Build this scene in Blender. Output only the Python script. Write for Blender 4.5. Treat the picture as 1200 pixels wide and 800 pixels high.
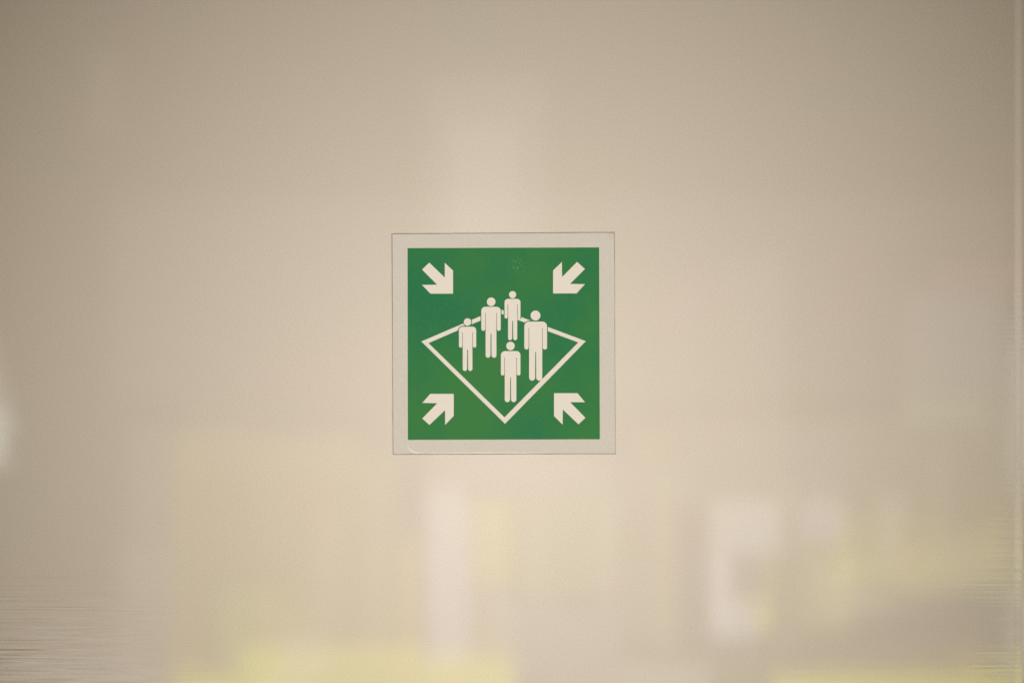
import bpy, bmesh, math, random
from mathutils import Vector

random.seed(7)
scene = bpy.context.scene
for o in list(bpy.data.objects):
    bpy.data.objects.remove(o, do_unlink=True)
C = scene.collection
Z0 = 1.5                                   # height of the lens above the floor, metres

# ------------------------------------------------------------------ camera
cam_data = bpy.data.cameras.new('camera')
cam_data.lens = 50.087
cam_data.sensor_width = 36.0
cam_data.clip_start = 0.01
cam_data.clip_end = 50.0
cam = bpy.data.objects.new('camera', cam_data)
cam.location = (0.0, -1.28, Z0)
cam.rotation_euler = (math.radians(90), 0, 0)
C.objects.link(cam)
scene.camera = cam

# ------------------------------------------------------------------ world: dim even indoor ambience
world = bpy.data.worlds.new('World')
scene.world = world
world.use_nodes = True
bg = world.node_tree.nodes['Background']
bg.inputs['Color'].default_value = (0.94, 0.98, 1.0, 1)
bg.inputs['Strength'].default_value = 0.20

# ------------------------------------------------------------------ exposure
vs = scene.view_settings
vs.view_transform = 'Standard'
vs.look = 'None'
vs.exposure = 0.0
vs.gamma = 1.0
vs.use_curve_mapping = False

# ------------------------------------------------------------------ lamps added behind the camera, facing the wall
def area_lamp(name, loc, sx, sz, colour, radiance, spread=180.0):
    d = bpy.data.lights.new(name, 'AREA')
    d.shape = 'RECTANGLE'
    d.size, d.size_y = sx, sz
    d.color = colour
    d.energy = radiance * sx * sz * math.pi
    d.spread = math.radians(spread)
    o = bpy.data.objects.new(name, d)
    o.location = loc
    o.rotation_euler = (math.radians(90), 0, 0)     # shines towards +y, at the wall
    C.objects.link(o)
    return o

# the broad soft light that faces the wall
key = area_lamp('soft_light', (-0.03, -3.2, Z0 - 0.42), 3.6, 3.4, (1.0, 0.868, 0.725), 0.53, 53.0)
key.rotation_euler.x = math.radians(93.0)

# unseen lamps added and sized to give pale and yellow reflections on the wall: (x, y, z, width, height, colour, radiance, tilt)
SOURCES = [
    (-0.083, -2.900, 1.675, 0.195, 0.951, (1.00, 0.96, 0.90), 0.75, 0),
    (-0.075, -2.900, 1.738, 0.351, 1.077, (1.00, 0.94, 0.86), 0.35, 0),
    (0.141, -3.000, 1.626, 2.692, 0.610, (1.00, 0.90, 0.92), 0.20, 0),
    (-0.660, -3.000, 1.346, 0.654, 0.513, (1.00, 0.90, 0.80), 0.15, 0),
    (0.024, -2.700, 1.131, 0.524, 0.095, (1.00, 0.93, 0.88), 0.60, 0),
    (-0.185, -2.700, 0.880, 0.107, 0.548, (1.00, 0.93, 1.00), 1.68, 0),
    (-0.164, -2.700, 0.844, 0.119, 0.405, (1.00, 0.93, 1.00), 1.20, 0),
    (-0.081, -2.700, 0.946, 0.172, 0.226, (1.00, 0.90, 0.10), 1.32, 0),
    (-0.101, -2.700, 0.773, 0.203, 0.310, (1.00, 0.90, 0.50), 0.72, 0),
    (0.155, -2.700, 0.934, 0.281, 0.298, (1.00, 0.92, 0.40), 0.60, 0),
    (0.179, -2.700, 0.934, 0.119, 0.250, (1.00, 0.92, 0.05), 0.96, 0),
    (0.238, -2.700, 0.940, 0.286, 0.119, (1.00, 0.90, 0.30), 0.36, 0),
    (0.386, -2.700, 0.904, 0.181, 0.524, (1.00, 0.92, 0.60), 0.48, 0),
    (0.393, -2.700, 1.023, 0.119, 0.477, (1.00, 0.85, 0.20), 0.48, 0),
    (-0.813, -2.800, 0.852, 0.159, 0.806, (1.00, 0.80, 0.00), 0.50, 0),
    (-0.703, -2.800, 0.840, 0.525, 0.782, (1.00, 0.80, 0.00), 0.66, 0),
    (-0.529, -2.800, 0.681, 0.530, 0.464, (1.00, 0.82, 0.00), 0.60, 0),
    (-0.525, -2.800, 0.901, 0.415, 0.562, (1.00, 0.85, 0.15), 0.42, 0),
    (-0.520, -2.700, 0.797, 0.048, 0.453, (1.00, 0.85, 1.00), 0.36, 0),
    (-0.381, -2.700, 0.856, 0.048, 0.524, (1.00, 0.80, 0.80), 0.36, 0),
    (-0.284, -2.700, 0.773, 0.052, 0.405, (1.00, 0.75, 0.20), 0.60, 0),
    (-1.036, -2.800, 0.730, 0.176, 0.367, (1.00, 0.88, 0.85), 0.50, 0),
    (-1.012, -2.800, 0.901, 0.176, 0.709, (1.00, 0.88, 0.85), 0.30, 0),
    (-0.733, -2.700, 0.701, 0.179, 0.215, (0.90, 1.00, 0.00), 0.40, 0),
    (-0.605, -2.700, 0.618, 0.124, 0.143, (0.85, 0.80, 1.00), 0.60, 0),
    (-0.644, -2.700, 0.606, 0.143, 0.310, (0.90, 1.00, 0.00), 0.40, 0),
    (-0.784, -2.600, 0.526, 0.314, 0.144, (0.95, 1.00, 0.00), 1.80, 0),
    (-0.493, -2.600, 0.563, 0.502, 0.218, (0.95, 1.00, 0.00), 1.40, 0),
    (-0.465, -2.600, 0.538, 0.325, 0.167, (0.95, 1.00, 0.00), 1.20, 0),
    (-0.116, -2.600, 0.545, 0.251, 0.181, (1.00, 1.00, 0.05), 2.40, 0),
    (-0.105, -2.600, 0.559, 0.163, 0.209, (1.00, 1.00, 0.05), 0.84, 0),
    (0.149, -2.600, 0.669, 0.279, 0.198, (0.95, 0.85, 1.00), 0.72, 0),
    (0.052, -2.600, 0.721, 0.174, 0.163, (0.95, 0.85, 1.00), 0.54, 0),
    (-0.050, -2.600, 0.826, 0.016, 0.465, (1.00, 0.90, 1.00), 0.60, 0),
    (0.065, -2.600, 0.849, 0.028, 0.372, (1.00, 0.95, 0.90), 0.48, 0),
    (0.256, -2.600, 0.826, 0.028, 0.465, (1.00, 0.88, 1.00), 0.60, 0),
    (0.409, -2.600, 0.896, 0.028, 0.465, (1.00, 0.95, 0.30), 0.48, 0),
    (0.414, -2.600, 0.541, 0.251, 0.174, (1.00, 0.95, 0.70), 1.08, 0),
    (0.232, -2.600, 0.530, 0.279, 0.151, (1.00, 0.95, 0.60), 0.84, 0),
    (1.046, -2.600, 0.524, 0.674, 0.139, (0.95, 1.00, 0.00), 2.40, 0),
    (0.999, -2.600, 0.533, 0.325, 0.158, (0.95, 1.00, 0.00), 0.84, 0),
    (1.220, -2.600, 0.536, 0.302, 0.163, (1.00, 0.80, 0.00), 0.72, 0),
    (0.636, -2.600, 0.991, 0.193, 0.144, (1.00, 0.93, 0.95), 1.73, 0),
    (0.567, -2.600, 0.805, 0.056, 0.228, (1.00, 0.92, 1.00), 2.16, 0),
    (0.632, -2.600, 0.742, 0.074, 0.102, (1.00, 0.93, 1.00), 1.73, 0),
    (0.627, -2.600, 0.919, 0.139, 0.232, (1.00, 0.93, 0.90), 0.32, 0),
    (0.654, -2.600, 0.814, 0.114, 0.209, (1.00, 0.95, 0.00), 1.80, 0),
    (0.749, -2.600, 0.896, 0.035, 0.465, (1.00, 0.90, 0.30), 0.48, 0),
    (0.842, -2.600, 1.012, 0.128, 0.102, (1.00, 0.92, 1.00), 1.32, 0),
    (0.854, -2.600, 0.838, 0.151, 0.246, (1.00, 0.95, 0.30), 0.84, 0),
    (0.851, -2.600, 0.919, 0.028, 0.418, (1.00, 0.90, 0.60), 0.48, 0),
    (0.964, -2.600, 0.780, 0.116, 0.046, (1.00, 0.95, 0.90), 0.48, 0),
    (0.840, -2.700, 1.160, 0.226, 0.203, (1.00, 0.92, 0.92), 0.42, 0),
    (0.942, -2.700, 1.154, 0.930, 0.262, (1.00, 0.95, 0.40), 0.36, 0),
    (1.170, -2.700, 1.142, 0.434, 0.238, (1.00, 0.98, 0.00), 0.96, 0),
    (1.049, -2.700, 0.999, 0.286, 0.334, (1.00, 0.98, 0.00), 0.72, 0),
    (1.216, -2.700, 1.071, 0.238, 0.524, (1.00, 0.97, 0.15), 0.54, 0),
    (1.302, -2.700, 0.916, 0.172, 0.215, (1.00, 0.98, 0.10), 0.72, 0),
    (1.142, -2.650, 0.864, 0.588, 0.141, (1.00, 0.95, 0.40), 0.72, -12),
    (1.047, -2.650, 0.929, 0.071, 0.318, (1.00, 0.85, 1.00), 0.66, 0),
    (1.180, -2.650, 1.017, 0.031, 0.400, (1.00, 0.90, 0.90), 0.42, 0),
    (0.964, -2.600, 0.587, 0.860, 0.172, (1.00, 0.88, 0.10), 0.25, -5),
    (-1.337, -2.400, 1.250, 0.060, 0.148, (0.93, 1.00, 0.90), 2.80, 0),
    (-1.351, -2.400, 1.393, 0.066, 0.280, (0.93, 1.00, 0.90), 1.30, -15),
    (1.241, -2.500, 1.675, 0.217, 0.020, (1.00, 0.25, 0.20), 1.40, 0),
    (1.216, -2.500, 0.640, 0.023, 0.091, (1.00, 0.40, 0.10), 1.56, 0),
    (0.696, -2.800, 1.390, 0.171, 0.709, (1.00, 0.95, 0.80), 0.25, 0),
    (0.550, -2.800, 1.353, 0.220, 0.635, (1.00, 0.88, 0.80), 0.15, 0),
    (1.265, -2.800, 1.451, 0.281, 0.391, (0.92, 1.00, 0.95), 0.40, 0),
    (1.388, -2.500, 1.308, 0.122, 0.430, (0.92, 1.00, 0.95), 1.60, 0),
    (1.388, -2.500, 0.719, 0.122, 0.249, (0.92, 1.00, 0.95), 1.44, 0),
    (-1.166, -2.500, 0.468, 0.475, 0.199, (0.95, 1.00, 0.95), 1.60, 0),
    (-1.155, -2.500, 0.603, 0.317, 0.018, (0.95, 0.98, 1.00), 1.60, 0),
    (-1.167, -2.800, 2.209, 0.086, 0.244, (1.00, 0.95, 0.80), 0.20, 0),
]
for x, y, z, w, h, colour, radiance, tilt in SOURCES:
    area_lamp('reflection_lamp', (x, y, z), w, h, colour, radiance).rotation_euler.y = math.radians(tilt)


# ------------------------------------------------------------------ helpers
def node(nt, kind, **kw):
    n = nt.nodes.new(kind)
    for k, v in kw.items():
        setattr(n, k, v)
    return n


def new_mat(name):
    m = bpy.data.materials.new(name)
    m.use_nodes = True
    nt = m.node_tree
    return m, nt, nt.nodes['Principled BSDF']


def noise(nt, vec, scale, detail=2.0, rough=0.5):
    n = node(nt, 'ShaderNodeTexNoise')
    n.inputs['Scale'].default_value = scale
    n.inputs['Detail'].default_value = detail
    n.inputs['Roughness'].default_value = rough
    nt.links.new(vec, n.inputs['Vector'])
    return n.outputs['Fac']


def mapping(nt, vec, scale=(1, 1, 1), loc=(0, 0, 0)):
    n = node(nt, 'ShaderNodeMapping')
    n.inputs['Scale'].default_value = scale
    n.inputs['Location'].default_value = loc
    nt.links.new(vec, n.inputs['Vector'])
    return n.outputs['Vector']


def remap(nt, val, a, b, c, d):
    n = node(nt, 'ShaderNodeMapRange')
    n.clamp = True
    for i, v in zip(('From Min', 'From Max', 'To Min', 'To Max'), (a, b, c, d)):
        n.inputs[i].default_value = v
    nt.links.new(val, n.inputs['Value'])
    return n.outputs['Result']


def math_node(nt, op, a, b):
    n = node(nt, 'ShaderNodeMath', operation=op)
    for i, v in enumerate((a, b)):
        if isinstance(v, (int, float)):
            n.inputs[i].default_value = v
        else:
            nt.links.new(v, n.inputs[i])
    return n.outputs[0]


def mix_colour(nt, fac, a, b, blend='MIX'):
    n = node(nt, 'ShaderNodeMix', data_type='RGBA', blend_type=blend)
    for sock, v in ((n.inputs['Factor'], fac), (n.inputs['A'], a), (n.inputs['B'], b)):
        if isinstance(v, (int, float)):
            sock.default_value = v
        elif isinstance(v, tuple):
            sock.default_value = (*v, 1)
        else:
            nt.links.new(v, sock)
    return n.outputs['Result']


def speckle(nt, vec, colour, amount, scale):
    """base colour with a fine grain of its own"""
    f = remap(nt, noise(nt, vec, scale, 3.0, 0.7), 0.25, 0.75, 1 - amount, 1 + amount)
    comb = node(nt, 'ShaderNodeCombineColor')
    for i in range(3):
        nt.links.new(f, comb.inputs[i])
    return mix_colour(nt, 1.0, colour, comb.outputs[0], 'MULTIPLY')


def link_obj(name, me, mat, parent=None, kind=None, smooth=False):
    o = bpy.data.objects.new(name, me)
    if mat:
        me.materials.append(mat)
    if smooth:
        for p in me.polygons:
            p.use_smooth = True
    C.objects.link(o)
    if parent:
        o.parent = parent
    if kind:
        o['kind'] = kind
    return o


# ------------------------------------------------------------------ materials
def wall_material():
    m, nt, b = new_mat('beige_satin_lacquer')
    geo = node(nt, 'ShaderNodeTexCoord').outputs['Object']
    col = speckle(nt, geo, (0.262, 0.222, 0.168), 0.21, 700.0)
    # cloudy mottling of the lacquer, a little pinker here and greener there
    big = remap(nt, noise(nt, geo, 5.0, 3.0), 0.35, 0.65, 0.0, 0.7)
    col = mix_colour(nt, big, col, mix_colour(nt, 1.0, col, (1.06, 0.985, 1.0), 'MULTIPLY'))
    big = remap(nt, noise(nt, mapping(nt, geo, (1, 1, 1), (3, 0, 5)), 11.0, 3.0), 0.35, 0.65, 0.0, 0.7)
    col = mix_colour(nt, big, col, mix_colour(nt, 1.0, col, (0.965, 1.01, 0.99), 'MULTIPLY'))
    # sparse tiny specks of dirt in the finish
    dirt = remap(nt, noise(nt, geo, 260.0, 1.0), 0.765, 0.80, 0.0, 0.35)
    col = mix_colour(nt, dirt, col, (0.12, 0.10, 0.08))
    nt.links.new(col, b.inputs['Base Color'])
    b.inputs['Roughness'].default_value = 0.55
    b.inputs['Specular IOR Level'].default_value = 0.3
    b.inputs['Coat Weight'].default_value = 1.0
    b.inputs['Coat IOR'].default_value = 1.75
    # fine vertical and horizontal polishing: the gloss is never even
    pol = noise(nt, mapping(nt, geo, (6, 1, 260)), 1.0, 3.0)
    nt.links.new(remap(nt, pol, 0.3, 0.7, 0.03, 0.07), b.inputs['Coat Roughness'])
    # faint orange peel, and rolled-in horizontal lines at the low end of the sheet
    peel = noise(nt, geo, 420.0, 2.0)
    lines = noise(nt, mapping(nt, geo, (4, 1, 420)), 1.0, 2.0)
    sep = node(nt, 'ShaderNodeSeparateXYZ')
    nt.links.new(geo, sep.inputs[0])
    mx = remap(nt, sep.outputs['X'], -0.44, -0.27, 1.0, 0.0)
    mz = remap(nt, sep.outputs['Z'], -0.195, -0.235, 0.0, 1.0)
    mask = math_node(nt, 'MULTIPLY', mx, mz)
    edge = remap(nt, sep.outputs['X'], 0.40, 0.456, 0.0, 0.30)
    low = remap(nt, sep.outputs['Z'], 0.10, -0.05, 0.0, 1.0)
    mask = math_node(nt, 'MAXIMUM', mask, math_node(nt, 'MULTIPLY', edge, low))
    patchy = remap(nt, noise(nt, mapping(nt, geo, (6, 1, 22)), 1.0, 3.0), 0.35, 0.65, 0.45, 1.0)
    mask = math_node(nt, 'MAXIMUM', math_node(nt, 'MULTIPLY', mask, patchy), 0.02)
    bump1 = node(nt, 'ShaderNodeBump')
    bump1.inputs['Strength'].default_value = 0.02
    bump1.inputs['Distance'].default_value = 0.0005
    nt.links.new(peel, bump1.inputs['Height'])
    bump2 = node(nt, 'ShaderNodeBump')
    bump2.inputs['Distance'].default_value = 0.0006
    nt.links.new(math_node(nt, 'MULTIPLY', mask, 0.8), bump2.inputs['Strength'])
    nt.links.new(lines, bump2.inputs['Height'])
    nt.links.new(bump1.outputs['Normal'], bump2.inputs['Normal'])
    # microscopic horizontal brushing all over: smears reflections up and down
    brush = noise(nt, mapping(nt, geo, (20, 1, 4200)), 1.0, 1.0)
    bump3 = node(nt, 'ShaderNodeBump')
    bump3.inputs['Strength'].default_value = 1.0
    bump3.inputs['Distance'].default_value = 0.0000040
    nt.links.new(brush, bump3.inputs['Height'])
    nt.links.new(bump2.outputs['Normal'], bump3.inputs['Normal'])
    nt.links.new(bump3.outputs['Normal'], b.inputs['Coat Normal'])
    nt.links.new(bump1.outputs['Normal'], b.inputs['Normal'])
    return m


def print_material(name, colour, amount, scuff=False, spec=0.12):
    m, nt, b = new_mat(name)
    geo = node(nt, 'ShaderNodeTexCoord').outputs['Object']
    col = speckle(nt, geo, colour, amount, 1100.0)
    if scuff:
        # a dusty rub mark near the top of the green field
        d = node(nt, 'ShaderNodeVectorMath', operation='DISTANCE')
        nt.links.new(geo, d.inputs[0])
        d.inputs[1].default_value = (0.0120, 0.0, 0.0690)
        near = remap(nt, d.outputs['Value'], 0.002, 0.011, 1.0, 0.0)
        dots = remap(nt, noise(nt, geo, 520.0, 2.0), 0.52, 0.66, 0.0, 0.42)
        col = mix_colour(nt, math_node(nt, 'MULTIPLY', near, dots), col, (0.42, 0.48, 0.36))
        # sparse dust everywhere
        dust = remap(nt, noise(nt, geo, 700.0, 1.0), 0.66, 0.76, 0.0, 0.14)
        col = mix_colour(nt, dust, col, (0.40, 0.45, 0.34))
        # uneven ink
        ink = remap(nt, noise(nt, geo, 11.0, 4.0), 0.38, 0.62, 0.0, 0.95)
        col = mix_colour(nt, ink, col, (0.030, 0.228, 0.052))
    nt.links.new(col, b.inputs['Base Color'])
    b.inputs['Roughness'].default_value = 0.16
    b.inputs['Specular IOR Level'].default_value = spec
    bump = node(nt, 'ShaderNodeBump')
    bump.inputs['Strength'].default_value = 0.08
    bump.inputs['Distance'].default_value = 0.0004
    nt.links.new(noise(nt, geo, 600.0, 2.0), bump.inputs['Height'])
    nt.links.new(bump.outputs['Normal'], b.inputs['Normal'])
    return m


def plate_material():
    m = print_material('greyed_white_plastic', (0.68, 0.65, 0.635), 0.12, spec=0.15)
    nt = m.node_tree
    b = nt.nodes['Principled BSDF']
    src = b.inputs['Base Color'].links[0].from_socket
    geo = node(nt, 'ShaderNodeTexCoord').outputs['Object']
    # yellowed glue stain at the upper corner
    d = node(nt, 'ShaderNodeVectorMath', operation='DISTANCE')
    nt.links.new(geo, d.inputs[0])
    d.inputs[1].default_value = (0.0985, 0.0, 0.0985)
    near = remap(nt, d.outputs['Value'], 0.001, 0.008, 0.6, 0.0)
    blot = remap(nt, noise(nt, geo, 260.0, 2.0), 0.4, 0.6, 0.2, 1.0)
    col = mix_colour(nt, math_node(nt, 'MULTIPLY', near, blot), src, (0.42, 0.35, 0.20))
    nt.links.new(col, b.inputs['Base Color'])
    return m


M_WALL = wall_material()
M_PLATE = plate_material()
M_GREEN = print_material('green_ink', (0.004, 0.196, 0.074), 0.36, scuff=True, spec=0.055)
M_WHITE = print_material('off_white_print', (0.87, 0.83, 0.80), 0.06, spec=0.12)
M_GLUE = print_material('brown_adhesive', (0.30, 0.24, 0.18), 0.3, spec=0.1)
M_FILM_GLINT = print_material('pale_film_glint', (0.93, 0.88, 0.79), 0.02, spec=0.6)  # pale colour carries the glint of the film lift and the lit plate edge

# ------------------------------------------------------------------ wall: a sheet with a shallow rolled bead
X_BEAD, W_BEAD, H_BEAD = 0.4590, 0.0085, 0.00013


def build_wall():
    xs = [-1.6]
    n = 28
    xs += [X_BEAD - W_BEAD + 2 * W_BEAD * i / n for i in range(n + 1)] + [1.6]
    prof = []
    for x in xs:
        t = (x - X_BEAD) / W_BEAD
        h = H_BEAD * (0.5 + 0.5 * math.cos(math.pi * t)) if abs(t) < 1 else 0.0
        prof.append((x, -h))
    verts, faces = [], []
    for z in (-1.5, 1.3):
        verts += [(x, y, z) for x, y in prof]
    k = len(prof)
    for i in range(k - 1):
        faces.append((i, i + 1, k + i + 1, k + i))
    # back and rim give the sheet its thickness
    base = len(verts)
    verts += [(-1.6, 0.04, -1.5), (1.6, 0.04, -1.5), (1.6, 0.04, 1.3), (-1.6, 0.04, 1.3)]
    faces += [(base + 1, base, base + 3, base + 2), (0, k, base + 3, base), (k - 1, base + 1, base + 2, 2 * k - 1)]
    me = bpy.data.meshes.new('wall')
    me.from_pydata(verts, [], faces)
    me.update()
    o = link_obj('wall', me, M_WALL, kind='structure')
    for p in me.polygons:
        p.use_smooth = p.index < k - 1 and abs(p.center.x - X_BEAD) < W_BEAD * 1.2
    o.location = (0, 0, Z0)
    o['label'] = 'satin beige wall sheet with blurred reflections'
    return o


build_wall()

# ------------------------------------------------------------------ the sign
# artwork is drawn in its own units (u right, v down), 1 unit = UNIT metres, from the sign's centre
UNIT = 0.92 / 1200
CU, CV = 590.3, 402.3
sign = bpy.data.objects.new('assembly_point_sign', None)
sign.empty_display_size = 0.05
sign.location = ((CU - 600) * UNIT, 0.0, Z0 + (400 - CV) * UNIT)
C.objects.link(sign)
sign['label'] = 'square green assembly point sign with white figures and four arrows, glued to wall'
sign['category'] = 'sign'


def P(u, v):
    return ((u - CU) * UNIT, (CV - v) * UNIT)


def slab(name, loops, y_back, y_front, mat, parent=sign, bevel=0.0):
    """a flat piece cut to an outline (first loop outer, others holes), from depth y_back to y_front (metres off the wall)"""
    bm = bmesh.new()
    edges = []
    for lp in loops:
        vs_ = [bm.verts.new((P(u, v)[0], -y_front, P(u, v)[1])) for u, v in lp]
        for i in range(len(vs_)):
            edges.append(bm.edges.new((vs_[i], vs_[(i + 1) % len(vs_)])))
    if len(loops) == 1:
        bm.faces.new(list(bm.verts))
    else:
        bmesh.ops.triangle_fill(bm, use_beauty=True, use_dissolve=False, edges=edges, normal=(0, -1, 0))
    bmesh.ops.recalc_face_normals(bm, faces=bm.faces)
    for f in bm.faces:
        if f.normal.y > 0:
            f.normal_flip()
    top = list(bm.faces)
    ret = bmesh.ops.extrude_face_region(bm, geom=top)
    newf = [g for g in ret['geom'] if isinstance(g, bmesh.types.BMFace)]
    # the extruded copy becomes the back
    for v in {v for f in newf for v in f.verts}:
        v.co.y = -y_back
    bmesh.ops.recalc_face_normals(bm, faces=bm.faces)
    if bevel:
        rim = [e for e in bm.edges if all(abs(v.co.y + y_front) < 1e-6 for v in e.verts) and e.calc_face_angle(0) > 0.5]
        bmesh.ops.bevel(bm, geom=rim, offset=bevel, segments=2, affect='EDGES', profile=0.6)
    bmesh.ops.triangulate(bm, faces=[f for f in bm.faces if len(f.verts) > 4])
    me = bpy.data.meshes.new(name)
    bm.to_mesh(me)
    bm.free()
    return link_obj(name, me, mat, parent)


def wavy(corners, step=9.0, amp=0.18):
    """edge of a hand-cut piece: not perfectly straight"""
    out = []
    n = len(corners)
    for i in range(n):
        (u0, v0), (u1, v1) = corners[i], corners[(i + 1) % n]
        L = math.hypot(u1 - u0, v1 - v0)
        k = max(2, int(L / step))
        for j in range(k):
            t = j / k
            a = 0 if j == 0 else random.uniform(-amp, amp)
            out.append((u0 + (u1 - u0) * t + a * (v1 - v0) / L, v0 + (v1 - v0) * t - a * (u1 - u0) / L))
    return out


PLATE = [(459.8, 274.5), (719.6, 272.7), (721.0, 531.0), (461.0, 531.8)]
GLUE = [(458.9, 273.5), (720.2, 271.8), (721.4, 531.8), (460.2, 532.5)]
FIELD = [(477.7, 290.9), (702.0, 290.0), (702.8, 514.3), (478.1, 515.0)]
T_GLUE, T_PLATE = 0.0004, 0.0016
E1 = 0.00006                                                       # one printed layer
slab('adhesive_pad', [wavy(GLUE, 15.0, 0.14)], 0.00005, T_GLUE, M_GLUE)
slab('backing_plate', [wavy(PLATE, 26.0, 0.12)], T_GLUE, T_PLATE, M_PLATE, bevel=0.00025)
slab('green_field', [FIELD], T_PLATE - 0.0001, T_PLATE + E1, M_GREEN)

F = T_PLATE + E1
ARROWS = [
    [(503.2, 307.8), (494.7, 316.0), (512.4, 333.6), (494.7, 333.8), (504.5, 344.1), (531.0, 344.1), (531.0, 317.2), (521.3, 308.0), (521.3, 325.3)],
    [(658.4, 307.0), (648.1, 317.0), (648.1, 343.8), (675.6, 343.8), (685.4, 333.0), (667.8, 332.7), (685.4, 315.2), (676.2, 307.0), (658.6, 324.6)],
    [(504.3, 461.2), (531.8, 461.2), (531.8, 487.0), (521.7, 497.6), (521.7, 480.2), (503.4, 497.6), (495.0, 490.0), (512.5, 472.2), (495.0, 471.8)],
    [(649.2, 460.4), (676.6, 460.4), (685.5, 471.0), (668.1, 471.0), (685.9, 489.2), (677.8, 496.8), (659.5, 479.5), (659.2, 497.1), (649.2, 487.2)],
]
for a in ARROWS:
    slab('arrow', [a], F - 0.00003, F + E1, M_WHITE)

slab('diamond_outline', [[(493.9, 400.0), (584.0, 361.4), (686.4, 399.6), (591.9, 496.2)],
                         [(502.3, 401.9), (584.2, 366.4), (677.6, 401.1), (591.2, 488.7)]], F - 0.00003, F + E1, M_WHITE)


def arc(cu, cv, r, a0, a1, n):
    return [(cu + r * math.cos(math.radians(a0 + (a1 - a0) * i / n)), cv - r * math.sin(math.radians(a0 + (a1 - a0) * i / n))) for i in range(n + 1)]


def body_outline(x0, x1, top, arm_bot, s0, s1, slit_top, foot, crotch, g=0.52):
    """standing figure: round shoulders, arms cut free of the trunk, two legs; g = half width of a cut"""
    mid = (s0 + s1) / 2
    R = (x1 - x0) * 0.21
    h = g
    la = (s0 - g - x0) / 2
    ra = (x1 - s1 - g) / 2
    lg = (mid - g - s0) / 2 * 0.98
    p = []
    p += arc(x0 + R, top + R, R, 180, 90, 7)
    p += arc(x1 - R, top + R, R, 90, 0, 7)
    p += arc(x1 - ra, arm_bot - ra, ra, 0, -180, 7)
    p += [(s1 + g, slit_top), (s1, slit_top)]
    p += arc(s1 - lg, foot - lg, lg, 0, -180, 8)
    p += [(mid + g * 0.9, crotch), (mid - g * 0.9, crotch)]
    p += arc(s0 + lg, foot - lg, lg, 0, -180, 8)
    p += [(s0, slit_top), (s0 - g, slit_top)]
    p += arc(x0 + la, arm_bot - la, la, 0, -180, 7)
    out = []
    for q in p:
        if not out or math.hypot(q[0] - out[-1][0], q[1] - out[-1][1]) > 0.02:
            out.append(q)
    return out


def halo_outline(x0, x1, top, arm_bot, s0, s1, foot, e):
    R = (x1 - x0) * 0.21
    p = arc(x0 + R, top + R, R + e, 180, 90, 7) + arc(x1 - R, top + R, R + e, 90, 0, 7)
    p += [(x1 + e, arm_bot), (x0 - e, arm_bot)]
    return p


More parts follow.
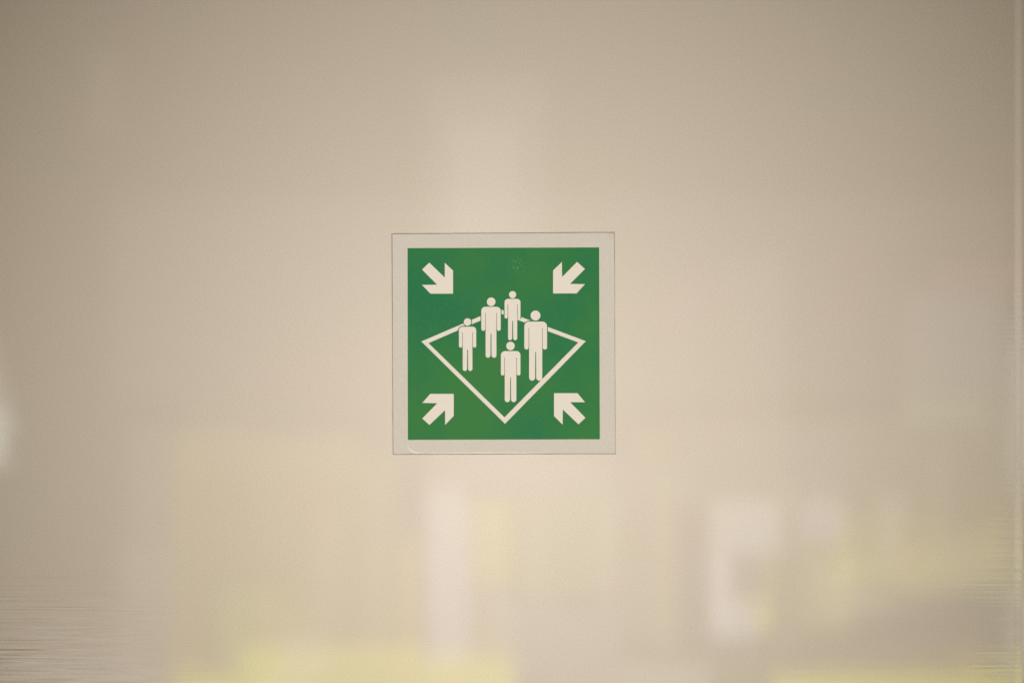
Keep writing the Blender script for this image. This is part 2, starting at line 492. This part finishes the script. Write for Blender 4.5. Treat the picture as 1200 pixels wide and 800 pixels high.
FIGURES = [   # head (u, v, r), then body left, right, shoulder, hand, cut, cut, cut top, foot, crotch
    ((548.0, 377.3, 4.40), (537.9, 558.1, 382.7, 407.2, 542.3, 553.7, 389.2, 434.5, 409.6)),
    ((575.6, 353.6, 5.05), (564.1, 586.8, 359.4, 387.5, 569.1, 581.8, 366.7, 419.0, 390.8)),
    ((600.7, 345.3, 4.20), (591.3, 609.9, 350.2, 373.2, 595.4, 606.1, 356.8, 398.5, 375.8)),
    ((627.5, 369.7, 5.80), (614.4, 641.0, 376.7, 409.4, 620.0, 635.4, 384.4, 445.8, 412.4)),
    ((598.2, 405.2, 4.95), (587.0, 609.9, 411.2, 439.8, 591.5, 605.1, 418.8, 470.9, 442.0)),
]
for i, ((hu, hv, hr), bd) in enumerate(FIGURES):
    fig = bpy.data.objects.new('figure', None)
    fig.empty_display_size = 0.01
    C.objects.link(fig)
    fig.parent = sign
    x0, x1, top, arm, s0, s1, st, foot, cr = bd
    if i < 4:
        # green gap kept free round the figure where the diamond passes behind it
        slab('green_surround', [halo_outline(x0, x1, top, arm, s0, s1, foot, 1.0)], F + 0.5 * E1, F + 1.5 * E1, M_GREEN, fig)
        slab('green_surround', [arc(hu, hv, hr + 1.0, 0, 345, 23)], F + 0.5 * E1, F + 1.6 * E1, M_GREEN, fig)
    slab('body', [body_outline(*bd)], F - 0.00003, F + 3 * E1, M_WHITE, fig)
    slab('head', [arc(hu, hv, hr, 0, 350, 35)], F - 0.00003, F + 3 * E1, M_WHITE, fig)


# ------------------------------------------------------------------ lifted film at the lower corner, pale highlight strip along the bottom edge
def glint_ridge(name, pts, r_max, mat):
    """a low tapering ridge along a path on the plate"""
    bm = bmesh.new()
    rings = []
    n = len(pts)
    for i, (u, v) in enumerate(pts):
        a, b = pts[max(0, i - 1)], pts[min(n - 1, i + 1)]
        t = Vector((b[0] - a[0], 0, -(b[1] - a[1]))).normalized()
        side = t.cross(Vector((0, 1, 0)))
        r = r_max * UNIT * max(0.06, math.sin(math.pi * (i + 0.4) / (n - 0.2)))
        x, z = P(u, v)
        ring = []
        for k in range(7):
            ang = math.pi * k / 6
            c = Vector((x, -T_PLATE + 0.00002, z)) + side * (r * math.cos(ang)) + Vector((0, -0.55 * r * math.sin(ang), 0))
            ring.append(bm.verts.new(c))
        rings.append(ring)
    for a, b in zip(rings, rings[1:]):
        for k in range(6):
            bm.faces.new((a[k], a[k + 1], b[k + 1], b[k]))
    bmesh.ops.recalc_face_normals(bm, faces=bm.faces)
    me = bpy.data.meshes.new(name)
    bm.to_mesh(me)
    bm.free()
    return link_obj(name, me, mat, sign, smooth=True)


glint_ridge('film_and_edge_glint', [(477.6, 520.8), (478.3, 523.0), (479.6, 525.2), (481.6, 527.3), (484.2, 528.9), (487.5, 529.7), (492, 530.0), (498, 530.2)], 1.5, M_FILM_GLINT)  # lifted film, its glint put in as pale colour
glint_ridge('film_and_edge_glint', [(500, 530.4), (530, 530.3), (565, 530.2), (600, 530.1), (650, 530.0)], 0.9, M_FILM_GLINT)  # pale ridge added as the highlight of the lit bottom edge
